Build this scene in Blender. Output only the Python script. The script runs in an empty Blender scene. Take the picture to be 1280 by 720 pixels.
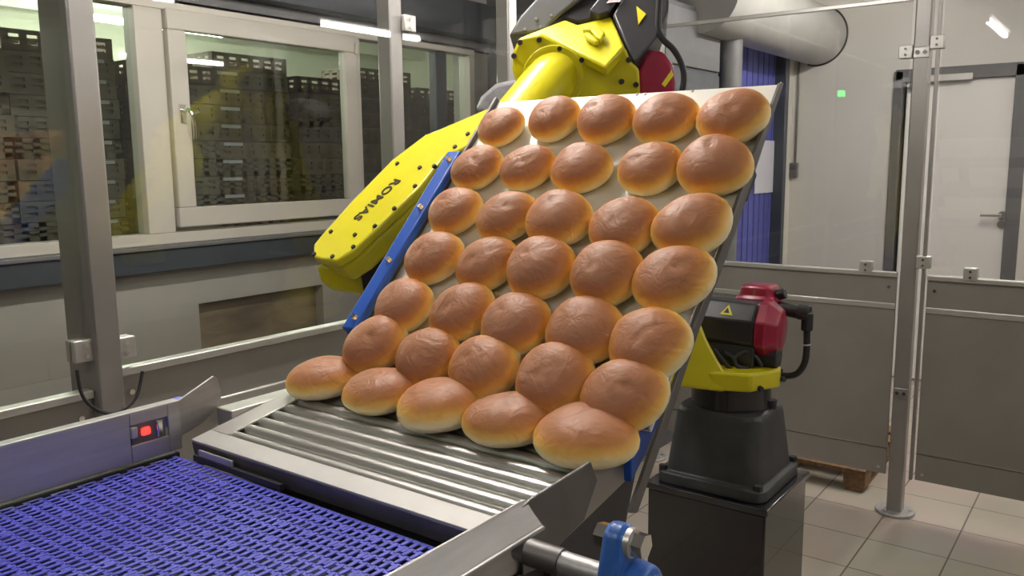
import bpy, math, random
from mathutils import Vector, Matrix
random.seed(7)
C = bpy.context.scene.collection
SC = bpy.context.scene
PI = math.pi

# ------------------------------------------------------------------ camera, world, exposure
F, PITCH, ROLL, YAW = 1049.07, math.radians(8.544), math.radians(0.534), math.radians(36.697)
H = 1.55
FW = Vector((math.cos(YAW)*math.cos(PITCH), math.sin(YAW)*math.cos(PITCH), -math.sin(PITCH)))
_r = Vector((math.sin(YAW), -math.cos(YAW), 0)); _d = FW.cross(_r)
RT = _r*math.cos(ROLL) + _d*math.sin(ROLL)
DN = -_r*math.sin(ROLL) + _d*math.cos(ROLL)
EYE = Vector((0, 0, H))
cam = bpy.data.cameras.new('camera'); cam.sensor_width = 36; cam.lens = F*36/1280
cam.clip_start = .02; cam.clip_end = 60
co = bpy.data.objects.new('camera', cam); C.objects.link(co); SC.camera = co
m = Matrix((RT, -DN, -FW)).transposed().to_4x4(); m.translation = EYE
co.matrix_world = m
w = bpy.data.worlds.new('world'); SC.world = w; w.use_nodes = True
w.node_tree.nodes['Background'].inputs[0].default_value = (.8, .85, 1, 1)
w.node_tree.nodes['Background'].inputs[1].default_value = .02
SC.view_settings.view_transform = 'Standard'; SC.view_settings.look = 'None'
SC.view_settings.gamma = 1; SC.view_settings.use_curve_mapping = False
SC.view_settings.exposure = 0.0
TUBE = 62.0           # ceiling tubes of the bakery
TUBE_KEY = 165.0      # stronger tubes: over the roller table, and one added for the back wall
TUBE_HALL = 105.0      # tubes of the neighbouring hall

def ray(x, y): return FW + RT*((x-640)/F) + DN*((y-360)/F)
def onz(x, y, z): v = ray(x, y); return EYE + v*((z-H)/v.z)
def onx(x, y, X): v = ray(x, y); return EYE + v*(X/v.x)
def ony(x, y, Y): v = ray(x, y); return EYE + v*(Y/v.y)
def onp(x, y, P, n):
    v = ray(x, y); return EYE + v*((Vector(P)-EYE).dot(n)/v.dot(n))

# ------------------------------------------------------------------ materials
def mat(name, col, rough=.5, metal=0., noise=0., nscale=30., bump=0., bscale=80., coat=0., emit=0., stretch=None, spec=.5):
    M = bpy.data.materials.new(name); M.use_nodes = True
    N = M.node_tree.nodes; L = M.node_tree.links; b = N['Principled BSDF']
    b.inputs['Base Color'].default_value = (*col, 1); b.inputs['Roughness'].default_value = rough
    b.inputs['Metallic'].default_value = metal; b.inputs['Coat Weight'].default_value = coat
    b.inputs['Specular IOR Level'].default_value = spec
    if emit:
        b.inputs['Emission Color'].default_value = (*col, 1); b.inputs['Emission Strength'].default_value = emit
    if noise or bump:
        tc = N.new('ShaderNodeTexCoord'); mp = N.new('ShaderNodeMapping')
        mp.inputs['Scale'].default_value = stretch or (1, 1, 1)
        L.new(tc.outputs['Object'], mp.inputs['Vector'])
    if noise:
        n = N.new('ShaderNodeTexNoise'); n.inputs['Scale'].default_value = nscale; n.inputs['Detail'].default_value = 5
        L.new(mp.outputs[0], n.inputs['Vector'])
        r = N.new('ShaderNodeValToRGB')
        r.color_ramp.elements[0].position = .3; r.color_ramp.elements[1].position = .7
        r.color_ramp.elements[0].color = (*[c*(1-noise) for c in col], 1)
        r.color_ramp.elements[1].color = (*[min(1, c*(1+noise*.6)) for c in col], 1)
        L.new(n.outputs['Fac'], r.inputs[0]); L.new(r.outputs[0], b.inputs['Base Color'])
    if bump:
        n2 = N.new('ShaderNodeTexNoise'); n2.inputs['Scale'].default_value = bscale; n2.inputs['Detail'].default_value = 4
        L.new(mp.outputs[0], n2.inputs['Vector'])
        bp = N.new('ShaderNodeBump'); bp.inputs['Strength'].default_value = bump; bp.inputs['Distance'].default_value = .01
        L.new(n2.outputs['Fac'], bp.inputs['Height']); L.new(bp.outputs[0], b.inputs['Normal'])
    return M

def glass_mat(name, tint=(1, 1, 1), refl=1.0):
    M = bpy.data.materials.new(name); M.use_nodes = True
    N = M.node_tree.nodes; L = M.node_tree.links; N.clear()
    o = N.new('ShaderNodeOutputMaterial'); mx = N.new('ShaderNodeMixShader')
    t = N.new('ShaderNodeBsdfTransparent'); t.inputs[0].default_value = (*tint, 1)
    g = N.new('ShaderNodeBsdfGlossy'); g.inputs['Roughness'].default_value = .015; g.inputs[0].default_value = (refl, refl, refl, 1)
    f = N.new('ShaderNodeLayerWeight'); f.inputs[0].default_value = .5
    p5 = N.new('ShaderNodeMath'); p5.operation = 'POWER'; p5.inputs[1].default_value = 5; L.new(f.outputs['Facing'], p5.inputs[0])
    sc = N.new('ShaderNodeMath'); sc.operation = 'MULTIPLY_ADD'; sc.inputs[1].default_value = .9; sc.inputs[2].default_value = .035; L.new(p5.outputs[0], sc.inputs[0])
    L.new(sc.outputs[0], mx.inputs[0]); L.new(t.outputs[0], mx.inputs[1]); L.new(g.outputs[0], mx.inputs[2])
    L.new(mx.outputs[0], o.inputs[0])
    return M

def tile_mat():
    M = bpy.data.materials.new('floor_tiles'); M.use_nodes = True
    N = M.node_tree.nodes; L = M.node_tree.links; b = N['Principled BSDF']
    tc = N.new('ShaderNodeTexCoord'); mp = N.new('ShaderNodeMapping')
    mp.inputs['Location'].default_value = (-.19, -.186, 0)
    L.new(tc.outputs['Object'], mp.inputs[0])
    br = N.new('ShaderNodeTexBrick'); br.offset = 0; br.squash = 1
    br.inputs['Scale'].default_value = 1; br.inputs['Brick Width'].default_value = .3; br.inputs['Row Height'].default_value = .3
    br.inputs['Mortar Size'].default_value = .0035; br.inputs['Mortar Smooth'].default_value = .3
    br.inputs['Color1'].default_value = (.50, .435, .36, 1); br.inputs['Color2'].default_value = (.54, .47, .39, 1)
    br.inputs['Mortar'].default_value = (.13, .11, .09, 1)
    L.new(mp.outputs[0], br.inputs['Vector'])
    n = N.new('ShaderNodeTexNoise'); n.inputs['Scale'].default_value = 2.2; n.inputs['Detail'].default_value = 6
    L.new(tc.outputs['Object'], n.inputs['Vector'])
    mx = N.new('ShaderNodeMix'); mx.data_type = 'RGBA'; mx.blend_type = 'MULTIPLY'; mx.inputs['Factor'].default_value = .3
    L.new(br.outputs['Color'], mx.inputs['A']); L.new(n.outputs['Color'], mx.inputs['B'])
    L.new(mx.outputs['Result'], b.inputs['Base Color'])
    b.inputs['Roughness'].default_value = .28
    bp = N.new('ShaderNodeBump'); bp.inputs['Strength'].default_value = .3; bp.inputs['Distance'].default_value = .003; bp.invert = True
    L.new(br.outputs['Fac'], bp.inputs['Height']); L.new(bp.outputs[0], b.inputs['Normal'])
    return M

def bun_mat():
    M = bpy.data.materials.new('baked_bun'); M.use_nodes = True
    N = M.node_tree.nodes; L = M.node_tree.links; b = N['Principled BSDF']
    tc = N.new('ShaderNodeTexCoord'); sp = N.new('ShaderNodeSeparateXYZ'); L.new(tc.outputs['Object'], sp.inputs[0])
    oi = N.new('ShaderNodeObjectInfo')
    n = N.new('ShaderNodeTexNoise'); n.noise_dimensions = '4D'; n.inputs['Scale'].default_value = 26; n.inputs['Detail'].default_value = 3
    L.new(tc.outputs['Object'], n.inputs['Vector'])
    wv = N.new('ShaderNodeMath'); wv.operation = 'MULTIPLY'; wv.inputs[1].default_value = 40; L.new(oi.outputs['Random'], wv.inputs[0]); L.new(wv.outputs[0], n.inputs['W'])
    a = N.new('ShaderNodeMath'); a.operation = 'MULTIPLY_ADD'; a.inputs[1].default_value = 1/.057; a.inputs[2].default_value = -.15
    L.new(sp.outputs['Z'], a.inputs[0])
    c = N.new('ShaderNodeMath'); c.operation = 'MULTIPLY_ADD'; c.inputs[1].default_value = .24
    L.new(n.outputs['Fac'], c.inputs[0]); L.new(a.outputs[0], c.inputs[2])
    rv = N.new('ShaderNodeMath'); rv.operation = 'MULTIPLY_ADD'; rv.inputs[1].default_value = .12; 
    L.new(oi.outputs['Random'], rv.inputs[0]); L.new(c.outputs[0], rv.inputs[2])
    r = N.new('ShaderNodeValToRGB'); e = r.color_ramp.elements
    e[0].position = .30; e[0].color = (.93, .80, .52, 1)
    e[1].position = 1.0; e[1].color = (.42, .185, .095, 1)
    for p, col in ((.43, (.93, .71, .31, 1)), (.57, (.84, .47, .10, 1)), (.71, (.58, .245, .065, 1)), (.86, (.44, .18, .08, 1))):
        q = e.new(p); q.color = col
    L.new(rv.outputs[0], r.inputs[0]); L.new(r.outputs[0], b.inputs['Base Color'])
    b.inputs['Roughness'].default_value = .5; b.inputs['Specular IOR Level'].default_value = .32
    b.inputs['Subsurface Weight'].default_value = .12; b.inputs['Subsurface Scale'].default_value = .01
    b.inputs['Subsurface Radius'].default_value = (1, .5, .2)
    n2 = N.new('ShaderNodeTexNoise'); n2.noise_dimensions = '4D'; n2.inputs['Scale'].default_value = 34; n2.inputs['Detail'].default_value = 2; n2.inputs['Distortion'].default_value = 1.6
    L.new(tc.outputs['Object'], n2.inputs['Vector']); L.new(wv.outputs[0], n2.inputs['W'])
    bp = N.new('ShaderNodeBump'); bp.inputs['Strength'].default_value = .55; bp.inputs['Distance'].default_value = .005
    L.new(n2.outputs['Fac'], bp.inputs['Height']); L.new(bp.outputs[0], b.inputs['Normal'])
    return M

M = {
 'steel': mat('brushed_steel', (.46, .45, .44), .46, .7, .12, 8, .05, 60, stretch=(1, 12, 12)),
 'plate': mat('satin_steel', (.62, .60, .57), .38, .75, .08, 10),
 'lip': mat('matt_plate', (.50, .485, .46), .55, .35, .06, 10),
 'roller': mat('roller_steel', (.52, .505, .48), .36, .85),
 'sheet': mat('fence_sheet', (.33, .31, .285), .42, .55, .08, 4),
 'post': mat('post_steel', (.36, .34, .325), .38, .7, .08, 6),
 'dark': mat('dark_steel', (.16, .15, .145), .45, .6, .2, 12),
 'darker': mat('blackened_steel', (.045, .042, .045), .5, .4, .2, 12),
 'pvc': mat('window_frame_white', (.64, .60, .52), .4, 0, .03, 5),
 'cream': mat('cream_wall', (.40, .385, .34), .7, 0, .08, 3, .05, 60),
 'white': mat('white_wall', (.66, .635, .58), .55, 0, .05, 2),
 'rearwall': mat('rear_wall_grey', (.22, .21, .195), .6, 0, .05, 2),
 'door': mat('door_white', (.80, .77, .72), .12, 0, .02, 3),
 'frame': mat('door_frame_grey', (.13, .125, .125), .5, 0, .1, 8),
 'navy': mat('blue_grey_paint', (.042, .05, .062), .45, 0, .15, 6),
 'dgrey': mat('dark_grey_panel', (.10, .105, .115), .5, 0, .2, 3),
 'ceil': mat('ceiling_white', (.40, .39, .37), .8, 0, .04, 3),
 'hallceil': mat('hall_ceiling', (.72, .74, .62), .8, 0, .06, 2),
 'concrete': mat('hall_concrete', (.22, .21, .19), .8, 0, .2, 4),
 'tile': tile_mat(),
 'bun': bun_mat(),
 'yellow': mat('yellow_paint', (.66, .58, .008), .36, 0, .05, 10, 0, 0, .25),
 'black': mat('black_paint', (.018, .016, .020), .22, 0, .2, 10, 0, 0, .5),
 'motor': mat('motor_black', (.03, .028, .032), .38, 0, .2, 14),
 'rubber': mat('black_rubber', (.02, .02, .022), .5),
 'cast': mat('grey_casting', (.05, .05, .053), .45, 0, .25, 14, .1, 90),
 'cover': mat('grey_cover', (.16, .16, .165), .5, 0, .12, 10),
 'red': mat('red_cap', (.33, .008, .045), .3, 0, .15, 14, 0, 0, .3),
 'bluebar': mat('blue_bar', (.010, .085, .46), .38, 0, .1, 14),
 'blueiron': mat('blue_cast_iron', (.035, .14, .50), .35, 0, .25, 30, .15, 90, .2),
 'belt': mat('blue_belt', (.105, .11, .60), .36, 0, .12, 40),
 'beltdark': mat('belt_slot_shade', (.012, .010, .075), .6, 0, .1, 20),  # near-black belt blue, the shade in the slots put into the colour
 'tray': mat('tray_white', (.82, .79, .73), .4, .0, .04, 9),
 'text': mat('black_lettering', (.03, .025, .01), .5),
 'sign': mat('warning_yellow', (.78, .68, .02), .45, 0, .02),
 'label': mat('paper_label', (.75, .62, .66), .6, 0, .2, 60),
 'chrome': mat('chrome', (.78, .78, .76), .14, 1),
 'crate': mat('crate_brown', (.25, .19, .135), .55, 0, .35, 6),
 'crateg': mat('crate_greybrown', (.23, .195, .155), .55, 0, .35, 6),
 'wood': mat('pallet_wood', (.22, .125, .055), .7, 0, .4, 9, .1, 40, stretch=(1, 6, 6)),
 'stain': mat('stained_board', (.24, .19, .12), .7, 0, .6, 2.6, .1, 30, stretch=(1, 1, 3)),
 'bluedoor': mat('blue_curtain', (.085, .095, .36), .5, 0, .15, 5, stretch=(3, 3, .3)),
 'duct': mat('roll_cover_grey', (.40, .395, .37), .5, 0, .08, 5),
 'paper': mat('white_sheet', (.60, .60, .66), .5),
 'film': mat('clear_film', (.26, .25, .27), .25, 0, .3, 25, .5, 25),
 'glass': glass_mat('window_glass', (.93, .97, .94)),
 'plexi': glass_mat('clear_plastic', (.95, .95, .945)),
 'tube': mat('lit_tube', (1, .965, .91), emit=TUBE),
 'tubekey': mat('lit_tube_bright', (1, .955, .895), emit=TUBE_KEY),
 'tubehall': mat('lit_tube_hall', (.97, 1, .86), emit=TUBE_HALL),
 'led': mat('red_led', (1, .03, .02), emit=3),
 'green': mat('green_sign', (.01, 1, .16), emit=22),
 'lamp': mat('lamp_housing', (.7, .7, .68), .5),
}

# ------------------------------------------------------------------ mesh helpers
class MB:
    def __init__(s): s.v = []; s.f = []
    def add(s, vs, fs):
        k = len(s.v); s.v += [Vector(p) for p in vs]; s.f += [[i+k for i in f] for f in fs]; return s
    def box(s, a, b):
        x0, y0, z0 = [min(a[i], b[i]) for i in range(3)]; x1, y1, z1 = [max(a[i], b[i]) for i in range(3)]
        return s.add([(x0,y0,z0),(x1,y0,z0),(x1,y1,z0),(x0,y1,z0),(x0,y0,z1),(x1,y0,z1),(x1,y1,z1),(x0,y1,z1)],
                     [(0,3,2,1),(4,5,6,7),(0,1,5,4),(1,2,6,5),(2,3,7,6),(3,0,4,7)])
    def obox(s, o, X, Y, Z, a, b):     # box in a frame
        o = Vector(o); t = MB().box(a, b)
        return s.add([o + X*p.x + Y*p.y + Z*p.z for p in t.v], t.f)
    def prism(s, pts, d):              # polygon of points swept along d
        pts = [Vector(p) for p in pts]; d = Vector(d); n = len(pts)
        return s.add(pts + [p+d for p in pts], [list(range(n))[::-1], list(range(n, 2*n))] +
                     [(i, (i+1) % n, n+(i+1) % n, n+i) for i in range(n)])
    def cyl(s, p, q, r, seg=20, r2=None, cap=True):
        p = Vector(p); q = Vector(q); r2 = r if r2 is None else r2
        ax = (q-p).normalized(); u = ax.orthogonal().normalized(); v = ax.cross(u)
        A = [p + (u*math.cos(2*PI*i/seg) + v*math.sin(2*PI*i/seg))*r for i in range(seg)]
        B = [q + (u*math.cos(2*PI*i/seg) + v*math.sin(2*PI*i/seg))*r2 for i in range(seg)]
        fs = [(i, (i+1) % seg, seg+(i+1) % seg, seg+i) for i in range(seg)]
        if cap: fs += [list(range(seg))[::-1], list(range(seg, 2*seg))]
        return s.add(A+B, fs)
    def tube(s, pts, r, seg=10, sub=5):
        P = [Vector(p) for p in pts]; Q = []
        for i in range(len(P)-1):
            a, b, c, d = P[max(i-1, 0)], P[i], P[i+1], P[min(i+2, len(P)-1)]
            for k in range(sub):
                t = k/sub
                Q.append(.5*((2*b) + (c-a)*t + (2*a-5*b+4*c-d)*t*t + (3*b-a-3*c+d)*t**3))
        Q.append(P[-1]); rings = []
        u = (Q[1]-Q[0]).orthogonal().normalized(); vs = []; fs = []
        for i, q in enumerate(Q):
            t = (Q[min(i+1, len(Q)-1)] - Q[max(i-1, 0)]).normalized()
            u = (u - t*u.dot(t)).normalized(); v = t.cross(u)
            vs += [q + (u*math.cos(2*PI*k/seg) + v*math.sin(2*PI*k/seg))*r for k in range(seg)]
        for i in range(len(Q)-1):
            fs += [(i*seg+k, i*seg+(k+1) % seg, (i+1)*seg+(k+1) % seg, (i+1)*seg+k) for k in range(seg)]
        fs += [list(range(seg))[::-1], list(range((len(Q)-1)*seg, len(Q)*seg))]
        return s.add(vs, fs)
    def build(s, name, material, parent=None, bevel=0., smooth=30, seg=2):
        off = Vector((0, 0, 0)); p = parent
        while p: off += Vector(p.location); p = p.parent
        c = off
        me = bpy.data.meshes.new(name)
        if parent is None:
            xs = [Vector((min(q[i] for q in s.v) for i in range(3))), Vector((max(q[i] for q in s.v) for i in range(3)))]
            c = Vector(((xs[0].x+xs[1].x)/2, (xs[0].y+xs[1].y)/2, xs[0].z))
        me.from_pydata([q-c for q in s.v], [], s.f); me.update()
        import bmesh
        bm = bmesh.new(); bm.from_mesh(me); bmesh.ops.recalc_face_normals(bm, faces=bm.faces); bm.to_mesh(me); bm.free()
        if smooth:
            me.shade_smooth(); me.set_sharp_from_angle(angle=math.radians(smooth))
        me.materials.append(material if not isinstance(material, str) else M[material])
        o = bpy.data.objects.new(name, me); C.objects.link(o)
        if parent is None: o.location = c
        else: o.parent = parent
        if bevel:
            b = o.modifiers.new('bevel', 'BEVEL'); b.width = bevel; b.segments = seg; b.limit_method = 'ANGLE'; b.angle_limit = math.radians(35)
        return o

def empty(name, loc, label=None, cat=None, group=None):
    o = bpy.data.objects.new(name, None); C.objects.link(o); o.location = loc; o.empty_display_size = .05
    if label: tag(o, label, cat, group)
    return o
def tag(o, label, cat, group=None):
    o['label'] = label; o['category'] = cat
    if group: o['group'] = group
    return o
def struct(o): o['kind'] = 'structure'; return o
def copy_tree(o, parent=None):
    c = o.copy(); C.objects.link(c); c.parent = parent
    for ch in list(o.children): copy_tree(ch, c)
    return c
def bolts(parent, pts, n, r=.006, h=.006, material='darker', name='bolt'):
    n = Vector(n).normalized()
    for p in pts: MB().cyl(Vector(p)-n*.004, Vector(p)+n*h, r, 8, r*.8).build(name, material, parent)

# ------------------------------------------------------------------ room shell
WY, BX, SY, RX, CZ = 3.5, 6.3, 2.1, 4.45, 2.85
struct(MB().box((-4.4, -4, -.1), (BX+.1, WY+.15, 0)).build('floor', 'tile', smooth=0))
bpy.data.objects['floor'].location.z = -.1
# object-space tiles: keep the origin at the world origin
fo = bpy.data.objects['floor']; fo.data.transform(Matrix.Translation(fo.location)); fo.location = (0, 0, 0)
struct(MB().box((-4.4, -4, CZ), (BX+.1, WY+.15, CZ+.1)).build('ceiling', 'ceil', smooth=0))
# left wall around the window band and a recess
HX0, HX1, HZ0, HZ1 = 2.235, 2.985, .52, .905
wl = MB()
wl.box((-4.4, WY, 0), (HX0, WY+.15, 1.2)).box((HX1, WY, 0), (RX, WY+.15, 1.2))
wl.box((HX0, WY, 0), (HX1, WY+.15, HZ0)).box((HX0, WY, HZ1), (HX1, WY+.15, 1.2))
wl.box((-4.4, WY, 2.29), (RX, WY+.15, CZ)).box((-4.4, WY, 1.2), (-.3, WY+.15, 2.29)).box((4.28, WY, 1.2), (RX, WY+.15, 2.29))
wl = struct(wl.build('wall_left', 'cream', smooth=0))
rec = MB().box((HX0-.02, WY+.06, HZ0-.02), (HX1+.02, WY+.1, HZ1+.02)).build('recess_board', 'stain', wl, smooth=0)
# back wall with door opening, side wall with the blue roll door, return wall
DY0, DY1, DZ = .615, 1.40, 2.135
bw = MB().box((BX, -4, 0), (BX+.15, DY0, CZ)).box((BX, DY1, 0), (BX+.15, SY+.15, CZ)).box((BX, DY0, DZ), (BX+.15, DY1, CZ))
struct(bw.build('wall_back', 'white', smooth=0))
BX0, BX1, BZ = 4.62, 6.07, 2.3
sw = MB().box((RX, SY, 0), (BX0, SY+.12, CZ)).box((BX1, SY, 0), (BX, SY+.12, CZ)).box((BX0, SY, BZ), (BX1, SY+.12, CZ))
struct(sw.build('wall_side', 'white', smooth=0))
struct(MB().box((RX, SY+.12, 0), (RX+.12, WY+.15, CZ)).build('wall_return', 'dgrey', smooth=0))
struct(MB().box((-4.5, -4, 0), (-4.4, WY+.15, CZ)).build('wall_rear', 'rearwall', smooth=0))
struct(MB().box((-4.4, -4.1, 0), (BX+.15, -4, CZ)).build('wall_right', 'rearwall', smooth=0))
# dark beam, window head trim and cable ledge along the left wall
struct(MB().box((-.5, WY-.12, 2.315), (RX, WY, 2.53)).build('trim_1', 'navy', bevel=.006))
struct(MB().box((-.5, WY-.03, 2.25), (RX, WY, 2.315)).build('trim_2', 'cover', bevel=.004))
l = struct(MB().box((-.5, WY-.085, 1.085), (RX, WY, 1.185)).build('trim_3', 'navy', bevel=.006))
MB().box((-.5, WY-.10, 1.185), (RX, WY, 1.2)).build('ledge_top', 'cover', l, bevel=.003)

# white PVC window
def frame_rect(mb, x0, x1, z0, z1, wd, y0, y1):
    mb.box((x0, y0, z0), (x1, y1, z0+wd)).box((x0, y0, z1-wd), (x1, y1, z1))
    mb.box((x0, y0, z0+wd), (x0+wd, y1, z1-wd)).box((x1-wd, y0, z0+wd), (x1, y1, z1-wd))
wn = struct(empty('window_1', (2, WY, 1.2)))
wf = MB(); frame_rect(wf, -.3, 4.28, 1.2, 2.27, .05, WY-.03, WY+.06)
wf.box((2.0, WY-.03, 1.25), (2.13, WY+.06, 2.22)).box((3.25, WY-.03, 1.25), (3.29, WY+.06, 2.22)).box((.55, WY-.03, 1.25), (.68, WY+.06, 2.22))
wf = wf.build('window_frame', 'pvc', wn, bevel=.004)
mu = MB().box((3.93, WY-.01, 1.25), (4.03, WY+.05, 2.22)).build('mullion', 'navy', wn, bevel=.004)
sh = MB(); frame_rect(sh, 2.137, 3.245, 1.272, 2.225, .088, WY-.055, WY-.005)
sh = sh.build('sash', 'pvc', wn, bevel=.005)
sp = MB().box((2.22, WY-.034, 1.355), (3.16, WY-.028, 2.14)).build('pane', 'glass', sh, smooth=0)
for x0, x1 in ((-.25, .55), (.68, 2.0), (3.29, 3.93), (4.03, 4.23)):
    MB().box((x0-.01, WY+.01, 1.245), (x1+.01, WY+.016, 2.225)).build('pane', 'glass', wn, smooth=0)
hd = MB().box((2.165, WY-.066, 1.735), (2.195, WY-.055, 1.815)).cyl((2.18, WY-.06, 1.79), (2.18, WY-.1, 1.79), .01)
hd.tube([(2.18, WY-.095, 1.79), (2.19, WY-.11, 1.775), (2.205, WY-.11, 1.72), (2.205, WY-.108, 1.665)], .009)
hd.build('handle', 'chrome', sh)
for z in (2.16, 1.32): MB().cyl((3.235, WY-.062, z-.03), (3.235, WY-.062, z+.03), .009, 12).build('hinge', 'pvc', sh)

# neighbouring hall behind the window
struct(MB().box((-3, WY+.2, -.1), (9, 9.2, 0)).build('floor', 'concrete', smooth=0))
struct(MB().box((-3, WY+.2, 3.1), (9, 9.2, 3.2)).build('ceiling', 'hallceil', smooth=0))
struct(MB().box((-3, 9, 0), (9, 9.2, 3.1)).build('wall_hall', 'hallceil', smooth=0))
struct(MB().box((-3.1, WY+.2, 0), (-3, 9.2, 3.1)).build('wall_hall_left', 'hallceil', smooth=0))
struct(MB().box((9, WY+.2, 0), (9.1, 9.2, 3.1)).build('wall_hall_right', 'hallceil', smooth=0))
for i, y in enumerate((5.0, 6.6, 8.2)):
    struct(MB().box((-3, y, 2.96), (9, y+.1, 3.1)).build('trim_%d' % (4+i), 'hallceil', smooth=0))
struct(MB().box((-.5, 4.45, 0), (7.5, 5.9, .9)).build('trim_9', 'concrete', smooth=0))

# crates: one open slatted crate, stacked
def crate_mesh(full):
    b = MB(); X, Y, Z, t = .30, .20, .115, .012
    if full: b.box((-X+.02, -Y+.02, .004), (X-.02, Y-.02, Z-.006))
    else: b.box((-X, -Y, 0), (X, Y, .008))
    for s in (-1, 1):
        for z0, z1 in ((.0, .034), (.052, .070), (.088, Z-.003)):
            b.box((-X, s*Y, z0), (X, s*(Y-t), z1)); b.box((s*X, -Y, z0), (s*(X-t), Y, z1))
        for k in range(7):
            x = -X + .02 + k*(2*X-.04)/6
            b.box((x-.020, s*Y, .0), (x+.020, s*(Y-t*.8), Z-.003))
        for k in range(5):
            y = -Y + .02 + k*(2*Y-.04)/4
            b.box((s*X, y-.018, 0), (s*(X-t*.8), y+.018, Z-.003))
    return b
c0 = {}
for k in ('crate', 'crateg', 'open'):
    o = crate_mesh(k != 'open').build('bread_crate', 'crate' if k == 'open' else k, smooth=0); o.location = (0, 0, 0); c0[k] = o
strip0 = None
ords = ['topmost', 'second from top', 'third from top', 'fourth from top', 'fifth from top', 'sixth from top', 'seventh from top', 'eighth from top', 'ninth from top', 'tenth from top', 'eleventh from top', 'twelfth from top']
stk = ['far left', 'second', 'third', 'fourth', 'fifth', 'sixth', 'seventh', 'eighth', 'ninth']
used = {'crate': 0, 'crateg': 0, 'open': 0}
sx1, sx2 = ony(130, 180, 4.82).x, ony(297, 180, 4.82).x
strip_cols = {min(range(9), key=lambda i: abs(.5+i*.625-q)): q for q in (sx1, sx2)}
for i in range(9):
    x = .5 + i*.625; n = [11, 11, 11, 12, 11, 12, 11, 12, 11][i]
    y0 = 5.02 + (.06 if i % 2 else 0)
    for k in range(n):
        key = 'crate' if (i*3+k) % 5 else 'crateg'
        if i in (3, 4): key = 'crateg'
        if k == n-1: key = 'open'
        o = c0[key] if not used[key] else c0[key].copy()
        if used[key]: C.objects.link(o)
        used[key] = 1
        o.location = (x + random.uniform(-.012, .012), y0 + random.uniform(-.012, .012), .9 + k*.115)
        o.rotation_euler.z = random.uniform(-.02, .02)
        if i in strip_cols and k < n-1:
            if strip0 is None:
                st_ = MB().box((-.075, -.204, .084), (.075, -.199, .104)).build('card_strip', 'paper', o); st_.location = (0, 0, 0)
                st_.data.transform(Matrix.Translation(o.location)); strip0 = st_
            else:
                st_ = strip0.copy(); C.objects.link(st_); st_.parent = o
            st_.location.x = max(-.2, min(.2, strip_cols[i] - .5 - i*.625))
        tag(o, 'brown bread crate behind the window, %s in %s stack from left' % (ords[n-1-k], stk[i] if i else 'first'), 'crate', 'crates stacked behind the window')

# white door in the back wall
d1 = struct(empty('door_1', (BX, (DY0+DY1)/2, 0)))
df = MB().box((BX-.02, DY0-.01, 0), (BX+.15, DY0+.075, DZ)).box((BX-.02, DY1-.05, 0), (BX+.15, DY1+.01, DZ)).box((BX-.02, DY0, DZ-.075), (BX+.15, DY1, DZ+.01))
df.build('door_frame', 'frame', d1, bevel=.004)
dl = MB().box((BX+.01, DY0+.07, .01), (BX+.06, DY1-.07, DZ-.072)).build('door_leaf', 'door', d1, bevel=.003)
hp = onx(1253, 269, BX+.01)
hb = MB().cyl(hp, hp+Vector((-.012, 0, 0)), .026).cyl(hp+Vector((0, 0, -.06)), hp+Vector((-.012, 0, -.06)), .026)
hb.tube([hp, hp+Vector((-.05, 0, 0)), hp+Vector((-.055, .02, 0)), hp+Vector((-.055, .12, .0))], .01)
hb.build('door_handle', 'chrome', dl)
MB().box((BX-.05, .93, DZ-.085), (BX-.02, 1.27, DZ-.04)).build('door_closer', 'plate', d1, bevel=.004)
MB().box((BX-.045, 1.2, DZ-.12), (BX-.02, 1.3, DZ-.075)).build('closer_body', 'cover', d1, bevel=.004)
# blue roll-up door with its housing in the side wall
d2 = struct(empty('door_2', ((BX0+BX1)/2, SY, 0)))
bl = MB(); 
for k in range(58):
    x0 = BX0 + k*(BX1-BX0)/58; x1 = x0 + (BX1-BX0)/58
    bl.box((x0, SY+.05 + (.006 if k % 4 else .0), 0), (x1, SY+.07, BZ))
bl.build('curtain', 'bluedoor', d2, smooth=0)
MB().box((BX1-.02, SY-.03, 0), (BX1+.045, SY+.1, BZ)).build('door_rail', 'navy', d2, bevel=.003)
MB().box((BX0-.045, SY-.03, 0), (BX0+.02, SY+.1, BZ)).build('door_rail', 'navy', d2, bevel=.003)
a, b2 = ony(945, 175, SY+.045), ony(966, 240, SY+.045)
MB().box((a.x, SY+.04, b2.z), (b2.x, SY+.048, a.z)).build('sheet', 'paper', d2, smooth=0)
dc = MB().cyl((BX0-.3, SY-.16, 2.42), (BX-.002, SY-.16, 2.42), .2, 40)
dc = dc.build('roll_housing', 'duct', d2)
sealp = [Vector((BX-.006, SY-.16+.203*math.cos(t), 2.42+.203*math.sin(t))) for t in [PI*.55+PI*1.05*k/14 for k in range(15)]]
MB().tube(sealp, .008, 8, 2).build('seal', 'rubber', dc)
# wall cable and switch box
pc = onx(996, 88, BX); ps = onx(993, 213, BX)
ct = empty('switch_box', (BX, ps.y, ps.z), 'small grey double switch box on the white wall beside the blue door', 'switch')
MB().box((BX-.03, ps.y-.03, ps.z-.055), (BX, ps.y+.03, ps.z+.055)).build('box', 'cover', ct, bevel=.004)
for dz in (-.026, .026): MB().box((BX-.036, ps.y-.02, ps.z+dz-.018), (BX-.028, ps.y+.02, ps.z+dz+.018)).build('rocker', 'dark', ct, bevel=.002)
MB().tube([(BX-.008, ps.y-.005, 2.27), (BX-.008, ps.y-.006, 1.9), (BX-.008, ps.y-.005, ps.z+.05)], .008, 8).build('conduit', 'dark', ct)
# grey pipe rising in front of the side wall
pp = onx(912, 90, 4.75)
tag(MB().cyl((4.75, pp.y, 0), (4.75, pp.y, CZ), .07, 24).build('vertical_pipe', 'cover'), 'grey vertical pipe behind the fence next to the blue door', 'pipe')

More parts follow.
